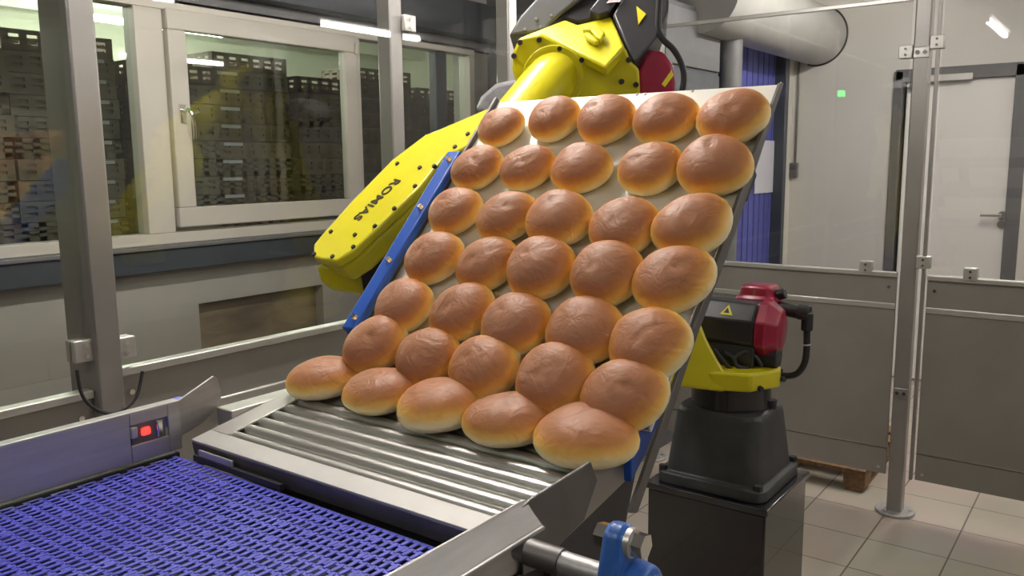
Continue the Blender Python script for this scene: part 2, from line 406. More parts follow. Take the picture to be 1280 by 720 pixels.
ca, cb_ = ony(826, 100, 1.98), ony(898, 100, 1.98)
kb = empty('wall_cabinet', ((ca.x+cb_.x)/2, 2.0, 0), 'dark grey cabinet behind the clear fence beside the vertical pipe', 'cabinet')
MB().box((ca.x, 1.98, 0), (cb_.x, SY-.002, 2.36)).build('body', 'dgrey', kb, bevel=.006)
MB().box((ca.x+.02, 1.965, .1), (cb_.x-.02, 1.98, 2.02)).build('door', 'dgrey', kb, bevel=.004)
MB().box((ca.x+.02, 1.965, 2.04), (cb_.x-.02, 1.98, 2.33)).build('top_flap', 'cover', kb, bevel=.004)
# ------------------------------------------------------------------ lamps
def lamp(x0, x1, y, z, label, hall=False, key=False, grp='fluorescent tubes under the bakery ceiling'):
    t = empty('tube_lamp', ((x0+x1)/2, y, z), label, 'lamp', grp)
    MB().box((x0-.03, y-.05, z+.03), (x1+.03, y+.05, z+.085)).build('housing', 'lamp', t, bevel=.006)
    MB().cyl((x0, y, z), (x1, y, z), .024, 16).build('tube', 'tubehall' if hall else 'tubekey' if key else 'tube', t)
    for x in (x0-.015, x1+.015): MB().box((x-.015, y-.03, z-.03), (x+.015, y+.03, z+.035)).build('end_cap', 'lamp', t, bevel=.003)
    MB().cyl(((x0+x1)/2, y, z+.08), ((x0+x1)/2, y, (3.1 if hall else CZ)+.002), .012, 8).build('rod', 'lamp', t)
for i, (x, y, lb) in enumerate([(-1.8, 1.15, 'mirrored in the screen before the white door'), (1.0, 1.6, 'above the roller table'), (4.82, -1.7, 'mirrored in the fence screen beside the post'),
                    (-.3, -1.7, 'on the right behind the camera'), (2.3, -1.7, 'over the right side of the cell'), (4.1, .55, 'added to brighten the white door wall')]):
    lamp(x, x+1.2, y, 2.7, 'lit fluorescent tube lamp under the ceiling, ' + lb, key=(i in (1, 5)))  # the last tube is added to brighten the back wall
for i, (x, y) in enumerate([(.4, 6.2), (2.6, 6.2), (4.8, 6.2), (1.2, 7.6), (3.8, 7.6)]):
    lamp(x, x+1.5, y, 2.85, 'greenish lit tube lamp in the hall behind the window, %s of its row' % ['left', 'middle', 'right', 'left end of the far row', 'right end of the far row', 'left end of the near row', 'right end of the near row'][i] if i < 3 else
         'greenish lit tube lamp in the hall behind the window, %s' % ['', '', '', 'left one of the far row', 'right one of the far row', 'left one of the near row', 'right one of the near row'][i], True, grp='tube lamps in the hall')
EXX = -3.3
ex = onx(1048.5, 117, 2*3.82-EXX)
es = empty('exit_light', (EXX, ex.y, ex.z), 'small green lit exit light on the window wall, mirrored in the fence screen', 'exit light')
MB().box((EXX-.04, ex.y-.10, ex.z-.06), (EXX-.002, ex.y+.10, ex.z+.06)).build('case', 'lamp', es, bevel=.004)
MB().box((EXX-.004, ex.y-.075, ex.z-.036), (EXX+.004, ex.y+.075, ex.z+.036)).build('lit_face', 'green', es, smooth=0)
MB().box((EXX-.03, ex.y+.09, ex.z-.02), (EXX-.01, WY, ex.z+.02)).build('bracket', 'lamp', es, bevel=.003)

# ------------------------------------------------------------------ safety fence
FY, FX = 1.93, 3.82
def clamp(p, ux, parent):     # small pane clamp with two screws
    u = Vector(ux); n = Vector((-u.y, u.x, 0)); z = Vector((0, 0, 1))
    c = MB().obox(p, u, n, z, (-.026, .004, -.026), (.026, .02, .026)).obox(p, u, n, z, (-.026, -.02, -.026), (.026, -.004, .026)).build('clamp', 'plate', parent, bevel=.003)
    for k in (-.012, .012):
        q = Vector(p) + z*k
        MB().cyl(q-n*.026, q-n*.006, .005, 8).cyl(q+n*.006, q+n*.026, .005, 8).build('screw', 'chrome', c)
def post(x, y, sx, sy, h, label, disc=False, clamps=()):
    t = empty('fence_post', (x, y, 0), label, 'post', 'square steel fence posts')
    MB().box((x-sx/2, y-sy/2, .01), (x+sx/2, y+sy/2, h)).build('shaft', 'post', t, bevel=.006)
    ft = MB().cyl((x, y, 0), (x, y, .014), .082 if disc else .1, 40).build('foot_plate', 'steel', t, bevel=.003)
    for k in range(3):
        a = .6 + k*2.1
        MB().cyl((x+.062*math.cos(a), y+.062*math.sin(a), .012), (x+.062*math.cos(a), y+.062*math.sin(a), .024), .009, 6).build('anchor_bolt', 'chrome', ft)
    for p, u in clamps: clamp(p, u, t)
    return t
post(.972, FY+.035, .062, .135, 2.5, 'wide steel fence post at the left edge near the conveyor', clamps=(((.92, FY, 2.0), (1, 0, 0)), ((1.02, FY, 1.12), (1, 0, 0)), ((.925, FY, 1.13), (1, 0, 0))))
post(1.99, FY+.03, .056, .06, 2.5, 'steel fence post in front of the right end of the sash window', clamps=(((1.94, FY, 2.165), (1, 0, 0)), ((2.035, FY, 1.99), (1, 0, 0))))
post(2.61, FY+.03, .056, .06, 2.5, 'steel fence post behind the top of the yellow robot arm')
tp_ = post(FX+.02, .757, .06, .062, 2.5, 'tall steel fence post with a round foot on the tiled floor', True,
     clamps=(((FX, .815, 1.98), (0, 1, 0)), ((FX, .70, 2.01), (0, 1, 0)), ((FX, .70, 1.12), (0, 1, 0))))
for zz in (1.975, .55):
    hpl = MB().box((FX-.016, .726, zz-.022), (FX-.0095, .786, zz+.022)).build('hinge_plate', 'plate' if zz > 1 else 'post', tp_, bevel=.003)
    for yy in (.742, .77): MB().cyl((FX-.022, yy, zz), (FX-.014, yy, zz), .008, 12).build('screw', 'chrome', hpl)
tag(MB().box((FX-.012, .690, .172), (FX+.012, .704, 2.46)).build('edge_strip', 'post', bevel=.002), 'narrow vertical steel strip between the tall post and the right fence panels', 'strip')
post(FX+.02, FY+.03, .06, .06, 2.5, 'steel corner post of the fence hidden behind the robot', True)
def pane(a, b, z0, z1, label, rail=True):
    a = Vector((*a, 0)); b = Vector((*b, 0)); u = (b-a).normalized(); n = Vector((-u.y, u.x, 0)); z = Vector((0, 0, 1)); Lg = (b-a).length
    t = empty('clear_fence_screen', (a+b)/2 + z*z0, label, 'clear panel', 'clear plastic fence panes')
    MB().obox(a, u, n, z, (0, -.003, z0), (Lg, .003, z1)).build('clear_sheet', 'plexi', t, smooth=0)
    if rail: MB().obox(a, u, n, z, (0, -.008, z1-.003), (Lg, .008, z1+.014)).build('top_edge', 'plate', t, bevel=.002)
def sheet(a, b, z0, z1, label, clamps=()):
    a = Vector((*a, 0)); b = Vector((*b, 0)); u = (b-a).normalized(); n = Vector((-u.y, u.x, 0)); z = Vector((0, 0, 1)); Lg = (b-a).length
    if n.dot(-a) < 0: n = -n       # n looks towards the camera side
    t = empty('steel_fence_sheet', (a+b)/2 + z*z0, label, 'fence panel', 'steel fence panels')
    MB().obox(a, u, n, z, (0, -.012, z0), (Lg, .0, z1-.016)).build('sheet', 'sheet', t, bevel=.002)
    MB().obox(a, u, n, z, (-.0, -.022, z1-.016), (Lg, .014, z1+.004)).build('top_rail', 'plate', t, bevel=.003)
    for zz, h in ((z1-.14, .016), (z0+.12, .005)):
        MB().obox(a, u, n, z, (0, -.002, zz-h), (Lg, .008 if h > .01 else .003, zz+h*.6)).build('bead', 'plate' if h > .01 else 'dark', t, bevel=.004)
    for k in clamps:
        p = a + u*k + z*(z1+.02) ; clamp(p, u, t)
    for s_ in (.03, Lg-.03):
        for zz in (z0+.03, z1-.06):
            MB().cyl(a+u*s_+z*zz-n*.004, a+u*s_+z*zz+n*.006, .007, 8).build('rivet', 'chrome', t)
pane((-.6, FY), (.94, FY), 1.075, 2.35, 'clear fence pane left of the wide post at the left edge')
pane((1.005, FY), (1.96, FY), 1.075, 2.35, 'clear fence pane between the wide left post and the middle post')
pane((2.02, FY), (2.58, FY), 1.075, 2.35, 'narrow clear fence pane right of the middle post')
pane((2.64, FY), (3.78, FY), 1.075, 2.35, 'clear fence pane behind the robot elbow')
pane((FX, .80), (FX, 1.92), 1.0725, 2.185, 'clear fence pane above the steel panel behind the black motor')
pane((FX, .682), (FX, -1.2), 1.0725, 2.185, 'clear fence pane in front of the white door at the right edge')
sheet((-.6, FY), (.94, FY), .16, 1.03, 'grey steel fence panel at the lower left edge')
sheet((1.005, FY), (1.955, FY), .16, 1.066, 'grey steel fence panel behind the conveyor guide with the red light')
sheet((2.02, FY), (2.575, FY), .16, 1.066, 'grey steel fence panel behind the left side of the bread tray')
sheet((2.645, FY), (3.78, FY), .16, 1.066, 'grey steel fence panel hidden behind the bread tray and robot')
sheet((FX, .80), (FX, 1.92), .172, 1.066, 'grey steel fence panel behind the black and red motor', clamps=(.125,))
sheet((FX, .682), (FX, -1.2), .172, 1.062, 'grey steel fence panel at the right edge below the white door', clamps=(.16,))
# cable loop hanging at the left post
tag(MB().tube([ony(x, y, 1.86) for x, y in ((96, 462), (102, 492), (116, 509), (138, 517), (160, 508), (172, 492), (178, 464))], .004, 8, 8).build('hanging_cable', 'darker'), 'thin dark cable loop hanging at the wide left fence post', 'cable')
# pallet under the far panel
pt = empty('wooden_pallet', (4.3, 1.12, 0), 'brown wooden pallet on the floor just visible under the steel fence panel', 'pallet')
for k in range(5): MB().box((3.98+k*.17, .92, .085), (4.1+k*.17, 1.72, .105)).build('top_board', 'wood', pt, bevel=.002)
for y in (.97, 1.32, 1.67):
    MB().box((3.98, y-.04, .0), (4.78, y+.04, .02)).build('runner', 'wood', pt, bevel=.002)
    for x in (4.04, 4.38, 4.72): MB().box((x-.06, y-.05, .02), (x+.06, y+.05, .085)).build('block', 'wood', pt, bevel=.002)

# ------------------------------------------------------------------ belt conveyor
ZB = H-.452; BXE = .702; BY0, BY1 = .53, 1.185
cv = empty('belt_conveyor', (.1, .86, 0), 'belt conveyor with an open blue plastic belt between steel side guides', 'conveyor')
bt = MB(); P, Wd = .0185, .0128
nr = 77; nc = int((BY1-BY0)/Wd)
for r_ in range(nr):
    xc = BXE - .006 - r_*P
    bt.box((xc-.0034, BY0, ZB-.0016), (xc+.0034, BY1, ZB-.0008))
    for j in range(nc):
        y = BY0 + (j+.3+.5*(r_ % 2))*Wd
        if y > BY1-.004: continue
        h = .0027; zt = ZB + (.0004 if j % 2 else 0)
        x0, x1 = xc-P+.001, xc+.001
        vs = [(x0, y-h*.6, ZB-.0012), (x0, y+h*.6, ZB-.0012), (x0+.004, y+h, ZB-.0012), (x1-.003, y+h, ZB-.0012), (x1, y+h*.6, ZB-.0012), (x1, y-h*.6, ZB-.0012), (x1-.003, y-h, ZB-.0012), (x0+.004, y-h, ZB-.0012)]
        bt.prism(vs, (0, 0, zt-ZB+.0012))
    if r_ % 2:
        for j in range(0, nc, 4):
            y = BY0 + (j + (2 if r_ % 4 == 1 else 0) + .3)*Wd
            if y < BY1-.012: bt.box((xc-.0105, y-.0015, ZB-.003), (xc-.0035, y+.0115, ZB-.0004))
bo = bt.build('belt', 'belt', cv, smooth=0)
MB().box((-.72, BY0, ZB-.034), (BXE-.03, BY1, ZB-.028)).build('slot_shade_sheet', 'beltdark', cv, smooth=0)  # added dark underlay, stands in for the shade inside the belt slots
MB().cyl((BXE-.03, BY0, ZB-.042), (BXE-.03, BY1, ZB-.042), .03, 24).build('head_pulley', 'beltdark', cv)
# left guide : sheet with slot for the light barrier
GY = 1.19
g = MB().box((-.75, GY, ZB+.006), (.632, GY+.004, H-.369)).box((.632, GY, H-.388), (.694, GY+.004, H-.369)).box((.632, GY, ZB+.006), (.694, GY+.004, H-.419)).box((.694, GY, ZB+.006), (.716, GY+.004, H-.369))
g.box((-.75, GY, H-.371), (.716, GY+.020, H-.367))
lg = g.build('side_guide', 'steel', cv, bevel=.0015)
fN = Vector((.22, -1, 0)).normalized()
fl = [onp(x, y, (.705, GY, H), fN) for x, y in ((223, 501), (267, 470), (271, 472), (276, 487), (277, 497), (268, 514), (252, 530), (236, 540), (224, 546))]
MB().prism(fl, -fN*.004).build('flap', 'steel', lg, bevel=.001)
se = MB().box((.634, GY+.003, H-.422), (.692, GY+.03, H-.385)).build('light_sensor', 'dark', cv, bevel=.003)
MB().box((.650, GY-.001, H-.409), (.665, GY+.006, H-.396)).build('red_light', 'led', se, bevel=.004)
MB().box((.674, GY-.003, H-.416), (.684, GY+.006, H-.390)).build('bracket', 'chrome', se, bevel=.002)
MB().box((.632, GY-.004, H-.408), (.642, GY+.003, H-.390)).build('bracket', 'plate', se, bevel=.002)
MB().box((-.75, GY-.001, ZB-.2), (.71, GY+.012, ZB+.002)).build('side_frame', 'darker', cv, bevel=.002)
p1 = ony(224, 503, GY+.05)
MB().cyl(p1+Vector((0, -.012, -.02)), p1+Vector((0, .012, -.02)), .028, 28).build('pulley', 'belt', cv, bevel=.004)
# right guide : crest and folded outer flange
RY = .52; RZ = H-.3685
prof = [(RY, ZB+.004), (RY, RZ), (RY-.004, RZ), (RY-.026, RZ-.024), (RY-.030, RZ-.024), (RY-.030, RZ-.028), (RY-.008, RZ-.008), (RY-.004, RZ-.008), (RY-.004, ZB+.004)]
rg = MB().prism([(-.75, y, z) for y, z in prof], (.75+.714, 0, 0)).build('side_guide', 'steel', cv, bevel=.001)
MB().box((-.75, RY-.008, ZB-.2), (.71, RY-.002, ZB+.004)).build('side_frame', 'darker', cv, bevel=.002)
rf = [(.70, RY-.004, RZ-.004), (.722, RY-.004, RZ+.0), (.832, RY-.012, H-.358), (.845, RY-.014, H-.385), (.815, RY-.014, H-.425), (.725, RY-.008, H-.452), (.70, RY-.006, H-.45)]
MB().prism(rf, (0, -.004, 0)).build('flap', 'dark', rg, bevel=.001)
# shaft and blue flange bearing on the right
sx, sz = .68, H-.408
sf = MB().cyl((sx, .502, sz), (sx, .33, sz), .0125, 24).build('drive_shaft', 'steel', cv)
MB().cyl((sx, .487, sz), (sx, .445, sz), .0145, 24).build('collar', 'dark', sf)
bc = Vector((sx, .388, sz-.007))
ex_ = Vector((-.10, 0, .995)).normalized(); ey_ = Vector((0, -1, 0)); ez_ = ex_.cross(ey_)
outline = []
for k in range(64):       # lozenge flange: round middle, two ears
    a = 2*PI*k/64; d_ = ex_*math.cos(a) + ez_*math.sin(a)
    best = max(((bc+c_).dot(d_)+r_, i) for i, (c_, r_) in enumerate(((Vector(), .037), (ex_*.053, .0175), (ex_*-.053, .0175))))
    c_, r_ = ((Vector(), .037), (ex_*.053, .0175), (ex_*-.053, .0175))[best[1]]
    outline.append(bc + c_ + d_*r_)
bo_ = MB().prism(outline, ey_*.024).build('bearing_housing', 'blueiron', cv, bevel=.007, seg=3)
MB().cyl(bc+ey_*.018, bc+ey_*.044, .034, 32, .030).cyl(bc+ey_*.04, bc+ey_*.066, .024, 28, .020).build('hub', 'blueiron', bo_, bevel=.005, seg=3)
for s_ in (1, -1):
    q = bc + ex_*(.054*s_)
    MB().cyl(q-ey_*.014, q+ey_*.03, .006, 12).build('bolt_shank', 'chrome', bo_)
    MB().cyl(q+ey_*.028, q+ey_*.041, .0125, 6).build('bolt_head', 'chrome', bo_)
    MB().cyl(q-ey_*.011, q+ey_*.002, .0125, 6).build('nut', 'chrome', bo_)
    MB().cyl(q+ey_*.022, q+ey_*.028, .0145, 20).build('washer', 'plate', bo_)
MB().box((.60, .398, H-.62), (.72, .408, H-.47)).build('mounting_plate', 'dark', cv, bevel=.002)
MB().box((.60, .40, H-.62), (.70, .52, H-.60)).build('bracket_arm', 'dark', cv, bevel=.003)
for x in (-.6, .62):
    for y in (RY-.004, GY+.004):
        MB().box((x-.03, y-.02, 0), (x+.03, y+.02, ZB-.15)).build('leg', 'dark', cv, bevel=.003)
MB().box((-.7, RY, ZB-.22), (.69, GY, ZB-.18)).build('drip_pan', 'darker', cv, bevel=.002)

# ------------------------------------------------------------------ inclined roller table
TA = math.radians(10.2)
BP = Vector((.712, 1.16, H-.4245)); BU = Vector((math.cos(TA), 0, math.sin(TA))); BV = Vector((0, -1, 0)); BN = Vector((-math.sin(TA), 0, math.cos(TA)))
TV_ = Vector((0, 1, 0)); BW = 1.16-.528; BL = .252
rb = empty('roller_table', (.86, .85, 0), 'inclined steel roller table between the tray and the blue belt', 'roller table')
t = MB().obox(BP, BU, BV, BN, (0, 0, -.004), (.036, BW, 0)).build('front_lip', 'lip', rb, bevel=.001)
MB().obox(BP, BU, BV, BN, (0, 0, -.032), (.004, BW, -.004)).build('lip_fold', 'dark', t, bevel=.001)
MB().obox(BP, BU, BV, BN, (.036, 0, -.004), (BL, .046, 0)).build('side_plate', 'plate', rb, bevel=.001)
MB().obox(BP, BU, BV, BN, (.0, 0, -.05), (BL, .004, -.004)).build('side_fold', 'dark', rb, bevel=.001)
MB().obox(BP, BU, BV, BN, (.05, BW-.012, -.05), (BL, BW, .012)).build('side_rail', 'sheet', rb, bevel=.002)
MB().obox(BP, BU, BV, BN, (.03, .03, -.05), (BL, BW-.012, -.045)).build('base_sheet', 'darker', rb, bevel=.001)
MB().box((.79, 1.163, H-.430), (.99, 1.205, H-.399)).build('frame_rail', 'plate', rb, bevel=.002)
for k in range(8):
    s_ = .0475 + k*.0268
    a = BP + BU*s_ + BV*.040 + BN*(-.0118); b = BP + BU*s_ + BV*(BW-.013) + BN*(-.0118)
    MB().cyl(a, b, .0112, 20).build('roller', 'roller', rb)
MB().box((.7015, .93, H-.452), (.7095, 1.14, H-.443)).build('scraper', 'darker', rb)
q0 = onz(252, 575, ZB+.004)
MB().obox((.704, 1.045, H-.4495), Vector((1, 0, 0)), Vector((0, 1, 0)), Vector((0, 0, 1)), (0, 0, 0), (.004, .085, .016)).build('end_tab', 'plate', rb, bevel=.001)
for y in (.62, 1.05):
    MB().box((.93, y-.02, 0), (.97, y+.02, .63)).build('leg', 'dark', rb, bevel=.003)
cvp = [onp(x, y, (0, .535, 0), TV_) for x, y in ((688, 730), (700, 640), (737, 613), (788, 577), (796, 585), (786, 636), (768, 730))]
MB().prism(cvp, (0, .012, 0)).build('void_shade_sheet', 'darker', rb, bevel=.001)  # added black sheet, stands in for the dark void under the table
MB().box((.745, .56, .62), (1.02, 1.12, H-.486)).build('void_shade_block', 'darker', rb, bevel=.004)  # added black block, fills the void behind the sheet as shade

# ------------------------------------------------------------------ baking tray
TT = math.radians(46.3)
TO = Vector((1.433, .506, H+.125)); TU = Vector((math.cos(TT), 0, math.sin(TT))); TV = Vector((0, 1, 0)); TN = Vector((-math.sin(TT), 0, math.cos(TT)))
TL = .665
ty = empty('baking_tray', TO - TU*.33 + TV*.3, 'steeply tilted white baking tray carrying rows of bread buns', 'baking tray')
MB().obox(TO, TU, TV, TN, (-TL, -.008, -.006), (0, .594, 0)).build('tray_sheet', 'tray', ty, bevel=.001)
fpl = [onp(x, y, (0, .497, 0), TV) for x, y in ((972, 104), (975.5, 104), (914, 293), (868.5, 415), (833, 522), (792, 640), (783, 640), (824, 524), (861, 415), (897, 313), (936, 200))]
MB().prism(fpl, (0, -.006, 0)).build('side_flange', 'dark', ty, bevel=.0008)
MB().obox(TO, TU, TV, TN, (-TL, -.009, 0), (0, -.007, .006)).build('rim', 'plate', ty, bevel=.0008)
MB().obox(TO, TU, TV, TN, (-TL, .594, -.010), (.004, .600, .010)).build('side_flange', 'dark', ty, bevel=.001)
for y in (.245, .262, .43, .15): MB().obox(TO, TU, TV, TN, (-.006, y, -.002), (-.001, y+.004, .001)).build('rim_notch', 'dark', ty)

# ------------------------------------------------------------------ buns
NS, NV = 18, 28
def bun_mesh(seed):
    rnd = random.Random(seed); vs = []; fs = []
    ph = [rnd.uniform(0, 6.28) for _ in range(6)]
    def pt(i, j):
        th = PI*i/NS; a = 2*PI*j/NV
        c = math.cos(th); s = math.sin(th)**.86
        wob = 1 + .025*math.sin(2*a+ph[0]) + .018*math.sin(3*a+ph[1]) + .01*math.sin(5*a+ph[2])
        z = c*.0375 if c > 0 else c*.024
        if c > 0: z *= 1 + .05*math.sin(2*a+ph[3])*s + .04*math.cos(a+ph[4])*s
        z = max(z, -.0195)
        if c > .2: z -= .0035*math.exp(-((s*math.cos(a-ph[5])-.25)**2 + (s*math.sin(a-ph[5]))**2)/.02)
        return Vector((.0545*s*wob*math.cos(a), .0605*s*wob*math.sin(a), z+.0195))
    vs.append(pt(0, 0)); 
    for i in range(1, NS): vs += [pt(i, j) for j in range(NV)]
    vs.append(pt(NS, 0))
    for j in range(NV):
        fs.append((0, 1+j, 1+(j+1) % NV))
        for i in range(NS-2):
            a = 1+i*NV
            fs.append((a+j, a+NV+j, a+NV+(j+1) % NV, a+(j+1) % NV))
        a = 1+(NS-2)*NV
        fs.append((a+j, len(vs)-1, a+(j+1) % NV))
    me = bpy.data.meshes.new('bread_bun'); me.from_pydata(vs, [], fs); me.update(); me.shade_smooth(); me.materials.append(M['bun'])
    return me
bmesh_var = [bun_mesh(11+k) for k in range(8)]
rows = [[(625,157,.88),(692,147,.95),(756,147,1.0),(830,146,1.0),(915,144,1.04)],
        [(595,208,.94),(658,208,.93),(725,208,1.0),(812,208,.98),(892,206,1.06)],
        [(567,262,.97),(632,270,.98),(697,272,1.06),(778,281,1.03),(863,279,1.06)],
        [(540,320,1.02),(607,328,.99),(674,333,1.08),(757,340,1.06),(840,347,1.06)],
        [(503,381,1.0),(576,388,1.0),(642,403,1.04),(729,411,1.07),(810,427,1.06)],
        [(468,430,1.04),(533,445,1.0),(603,458,1.06),(692,472,1.08),(778,493,1.05)],
        [(405,472,1.03),(476,488,1.03),(550,505,1.1),(637,522,1.08),(732,543,1.15)]]
rn = ['top row of the tray', 'second row from the top', 'third row from the top', 'middle row of the tray', 'third row from the bottom', 'second row from the bottom', 'bottom row lying on the rollers']
cn = ['far left', 'second from the left', 'centre', 'second from the right', 'far right']
kk = 0
for ri, rw in enumerate(rows):
    for ci, (px, py, sc) in enumerate(rw):
        if ri < 6: P0, n, u = TO, TN, TU
        else: P0, n, u = BP, BN, BU
        zc = .0275*sc*(.88 if ri == 6 else 1)
        c = onp(px, py, Vector(P0)+n*zc, n)
        base = c - n*(zc - .0006)
        me = bmesh_var[random.randrange(8)]
        o = bpy.data.objects.new('bread_bun', me); C.objects.link(o)
        R = Matrix((u, n.cross(u), n)).transposed()
        o.matrix_world = Matrix.Translation(base) @ R.to_4x4() @ Matrix.Rotation(random.uniform(-.35, .35), 4, 'Z') @ Matrix.Diagonal((sc*(1.08 if ri == 6 else 1), sc*(1.08 if ri == 6 else 1), sc*random.uniform(.97, 1.06)*(.95 if ri == 6 else 1), 1))
        if ri == 6:
            tag(o, 'golden bread bun, %s of the %s' % (cn[ci], rn[ri]), 'bread bun', 'bread buns sliding off the tilted tray')
        else:
            tag(o, 'brown topped bread bun, %s in the %s' % (cn[ci], rn[ri]), 'bread bun', 'bread buns sliding off the tilted tray')
        kk += 1

# ------------------------------------------------------------------ robot plinth
QX0, QX1 = 2.2, 2.56
ql, qf = onx(810, 600, QX0).y, onx(957, 637, QX0).y
QZ = onx(957, 637, QX0).z
pl = empty('robot_plinth', ((QX0+QX1)/2, (ql+qf)/2, 0), 'glossy black box plinth standing on the floor under the robot', 'plinth')
MB().box((QX0, qf, 0), (QX1, ql, QZ-.02)).build('box', 'black', pl, bevel=.006)
MB().box((QX0-.008, qf-.008, QZ-.02), (QX1+.008, ql+.008, QZ)).build('top_plate', 'black', pl, bevel=.004)
# ------------------------------------------------------------------ robot
RC = Vector(((QX0+QX1)/2, (ql+qf)/2, QZ))
rbt = empty('industrial_robot', RC, 'yellow and black industrial robot arm holding the tilted bread tray', 'robot')
def ring(c, r, n=4, rot=0, rnd=.3, seg=6):    # rounded square outline
    out = []
    for k in range(4):
        a0 = rot + PI/4 + k*PI/2
        cc = Vector((math.cos(a0), math.sin(a0), 0))*r*1.414*(1-rnd)
        for s in range(seg+1):
            a = a0 - PI/4 + s*PI/2/seg
            out.append(Vector(c) + cc + Vector((math.cos(a), math.sin(a), 0))*r*1.414*rnd*.72)
    return out
def loft(mb, loops):
    n = len(loops[0]); vs = [p for l in loops for p in l]; fs = [list(range(n))[::-1], list(range((len(loops)-1)*n, len(loops)*n))]
    for i in range(len(loops)-1):
        fs += [(i*n+k, i*n+(k+1) % n, (i+1)*n+(k+1) % n, (i+1)*n+k) for k in range(n)]
    return mb.add(vs, fs)
z0 = QZ+.001
zt = z0+.235
ba = loft(MB(), [ring((RC.x, RC.y, z), r, rnd=q) for z, r, q in ((z0, .168, .25), (z0+.035, .168, .25), (z0+.038, .150, .3), (zt-.05, .135, .4), (zt-.012, .132, .45), (zt, .125, .5))]).build('base_casting', 'cast', rbt, bevel=.004)
for sx_ in (-1, 1):
    for sy_ in (-1, 1):
        q = Vector((RC.x+sx_*.148, RC.y+sy_*.148, z0+.034))
        MB().cyl(q, q+Vector((0, 0, .016)), .013, 6).build('base_bolt', 'darker', ba)
q = Vector((RC.x+.02, RC.y-.118, zt))
MB().cyl(q-Vector((0, 0, .004)), q+Vector((0, 0, .022)), .016, 12).build('lifting_eye', 'darker', ba)
MB().cyl((RC.x, RC.y, zt-.004), (RC.x, RC.y, zt+.07), .118, 48).build('swivel_ring', 'black', rbt, bevel=.004)
zr = zt+.07
# turret : octagonal yellow deck and the shoulder yoke beside the motor
dk = [Vector((RC.x+.152*math.cos(a), RC.y+.152*math.sin(a), zr)) for a in [PI/8+.35+k*PI/4 for k in range(8)]]
tu = MB().prism(dk, (0, 0, .055)).build('turret', 'yellow', rbt, bevel=.008)
vN = Vector((-.86, -.46, .22)).normalized()
PY = Vector((RC.x-.155, RC.y+.02, zr+.05))
yk = [onp(x, y, PY, vN) for x, y in ((847, 483), (906, 490), (911, 472), (897, 450), (884, 425), (876, 405), (862, 380), (835, 370), (805, 430), (822, 478))]
MB().prism(yk, -vN*.09).build('shoulder_yoke', 'yellow', tu, bevel=.008)
bolts(tu, [onp(951, 486, RC+Vector((-.13, -.06, 0)), Vector((-.8, -.6, 0))), onp(979, 474, RC+Vector((-.02, -.15, 0)), Vector((-.3, -.95, 0)))], (-.5, -.8, 0), .009)
# main black motor lying across the turret with red end cap
mx = Vector((.12, -.99, -.03)).normalized()
mc = onx(914, 407, RC.x+.02)
def octo(c, ax, r, up=Vector((0, 0, 1)), k8=8, ph=PI/8, sq=1.):
    ax = ax.normalized(); u = (up - ax*up.dot(ax)).normalized(); v = ax.cross(u)
    return [c + u*r*math.cos(ph+2*PI*k/k8) + v*r*sq*math.sin(ph+2*PI*k/k8) for k in range(k8)]
mt = loft(MB(), [octo(mc-mx*.15, mx, .074), octo(mc-mx*.145, mx, .086), octo(mc+mx*.082, mx, .086), octo(mc+mx*.09, mx, .078)]).build('motor', 'motor', rbt, bevel=.006)
loft(MB(), [octo(mc+mx*.088, mx, .092), octo(mc+mx*.115, mx, .092), octo(mc+mx*.150, mx, .066), octo(mc+mx*.155, mx, .05)]).build('end_cap', 'red', mt, bevel=.005)
tn = Vector((-.55, -.18, .80)).normalized()
tp = mc + octo(Vector((0, 0, 0)), mx, .0835)[0]*0
# warning triangle lies on the upper front facet
fac = octo(mc, mx, .0862); 
vis = max(range(8), key=lambda i: (((fac[i]+fac[(i+1) % 8])*.5-mc).normalized()).dot(Vector((-.62, -.3, .72))))
fm = (fac[vis]+fac[(vis+1) % 8])*.5; fnn = (fm-mc).normalized(); fu = mx; fv = fnn.cross(fu)
if fv.z < 0: fv = -fv
MB().prism([fm+fnn*.0008+fu*x+fv*y for x, y in ((-.018, -.018), (.020, -.018), (.001, .020))], fnn*.0015).build('warning_triangle', 'sign', mt)
MB().prism([fm+fnn*.0022+fu*x+fv*y for x, y in ((-.008, -.011), (.009, -.011), (.001, .009))], fnn*.0008).build('triangle_mark', 'text', mt)
# gearbox blob and wiring under the motor
gb = Vector((mc.x-.01, mc.y-.02, zr+.085))
MB().cyl(gb-mx*.13, gb+mx*.07, .068, 16).cyl(gb+mx*.07, gb+mx*.13, .04, 14).build('gearbox', 'motor', rbt, bevel=.004)
for pts in (((893, 437), (903, 450), (915, 463), (928, 466)), ((905, 440), (916, 447), (922, 458), (936, 461)), ((918, 447), (930, 440), (944, 446), (952, 458))):
    MB().tube([onp(x, y, gb+vN*.075, vN) for x, y in pts], .007, 8).build('wire', 'rubber', rbt)
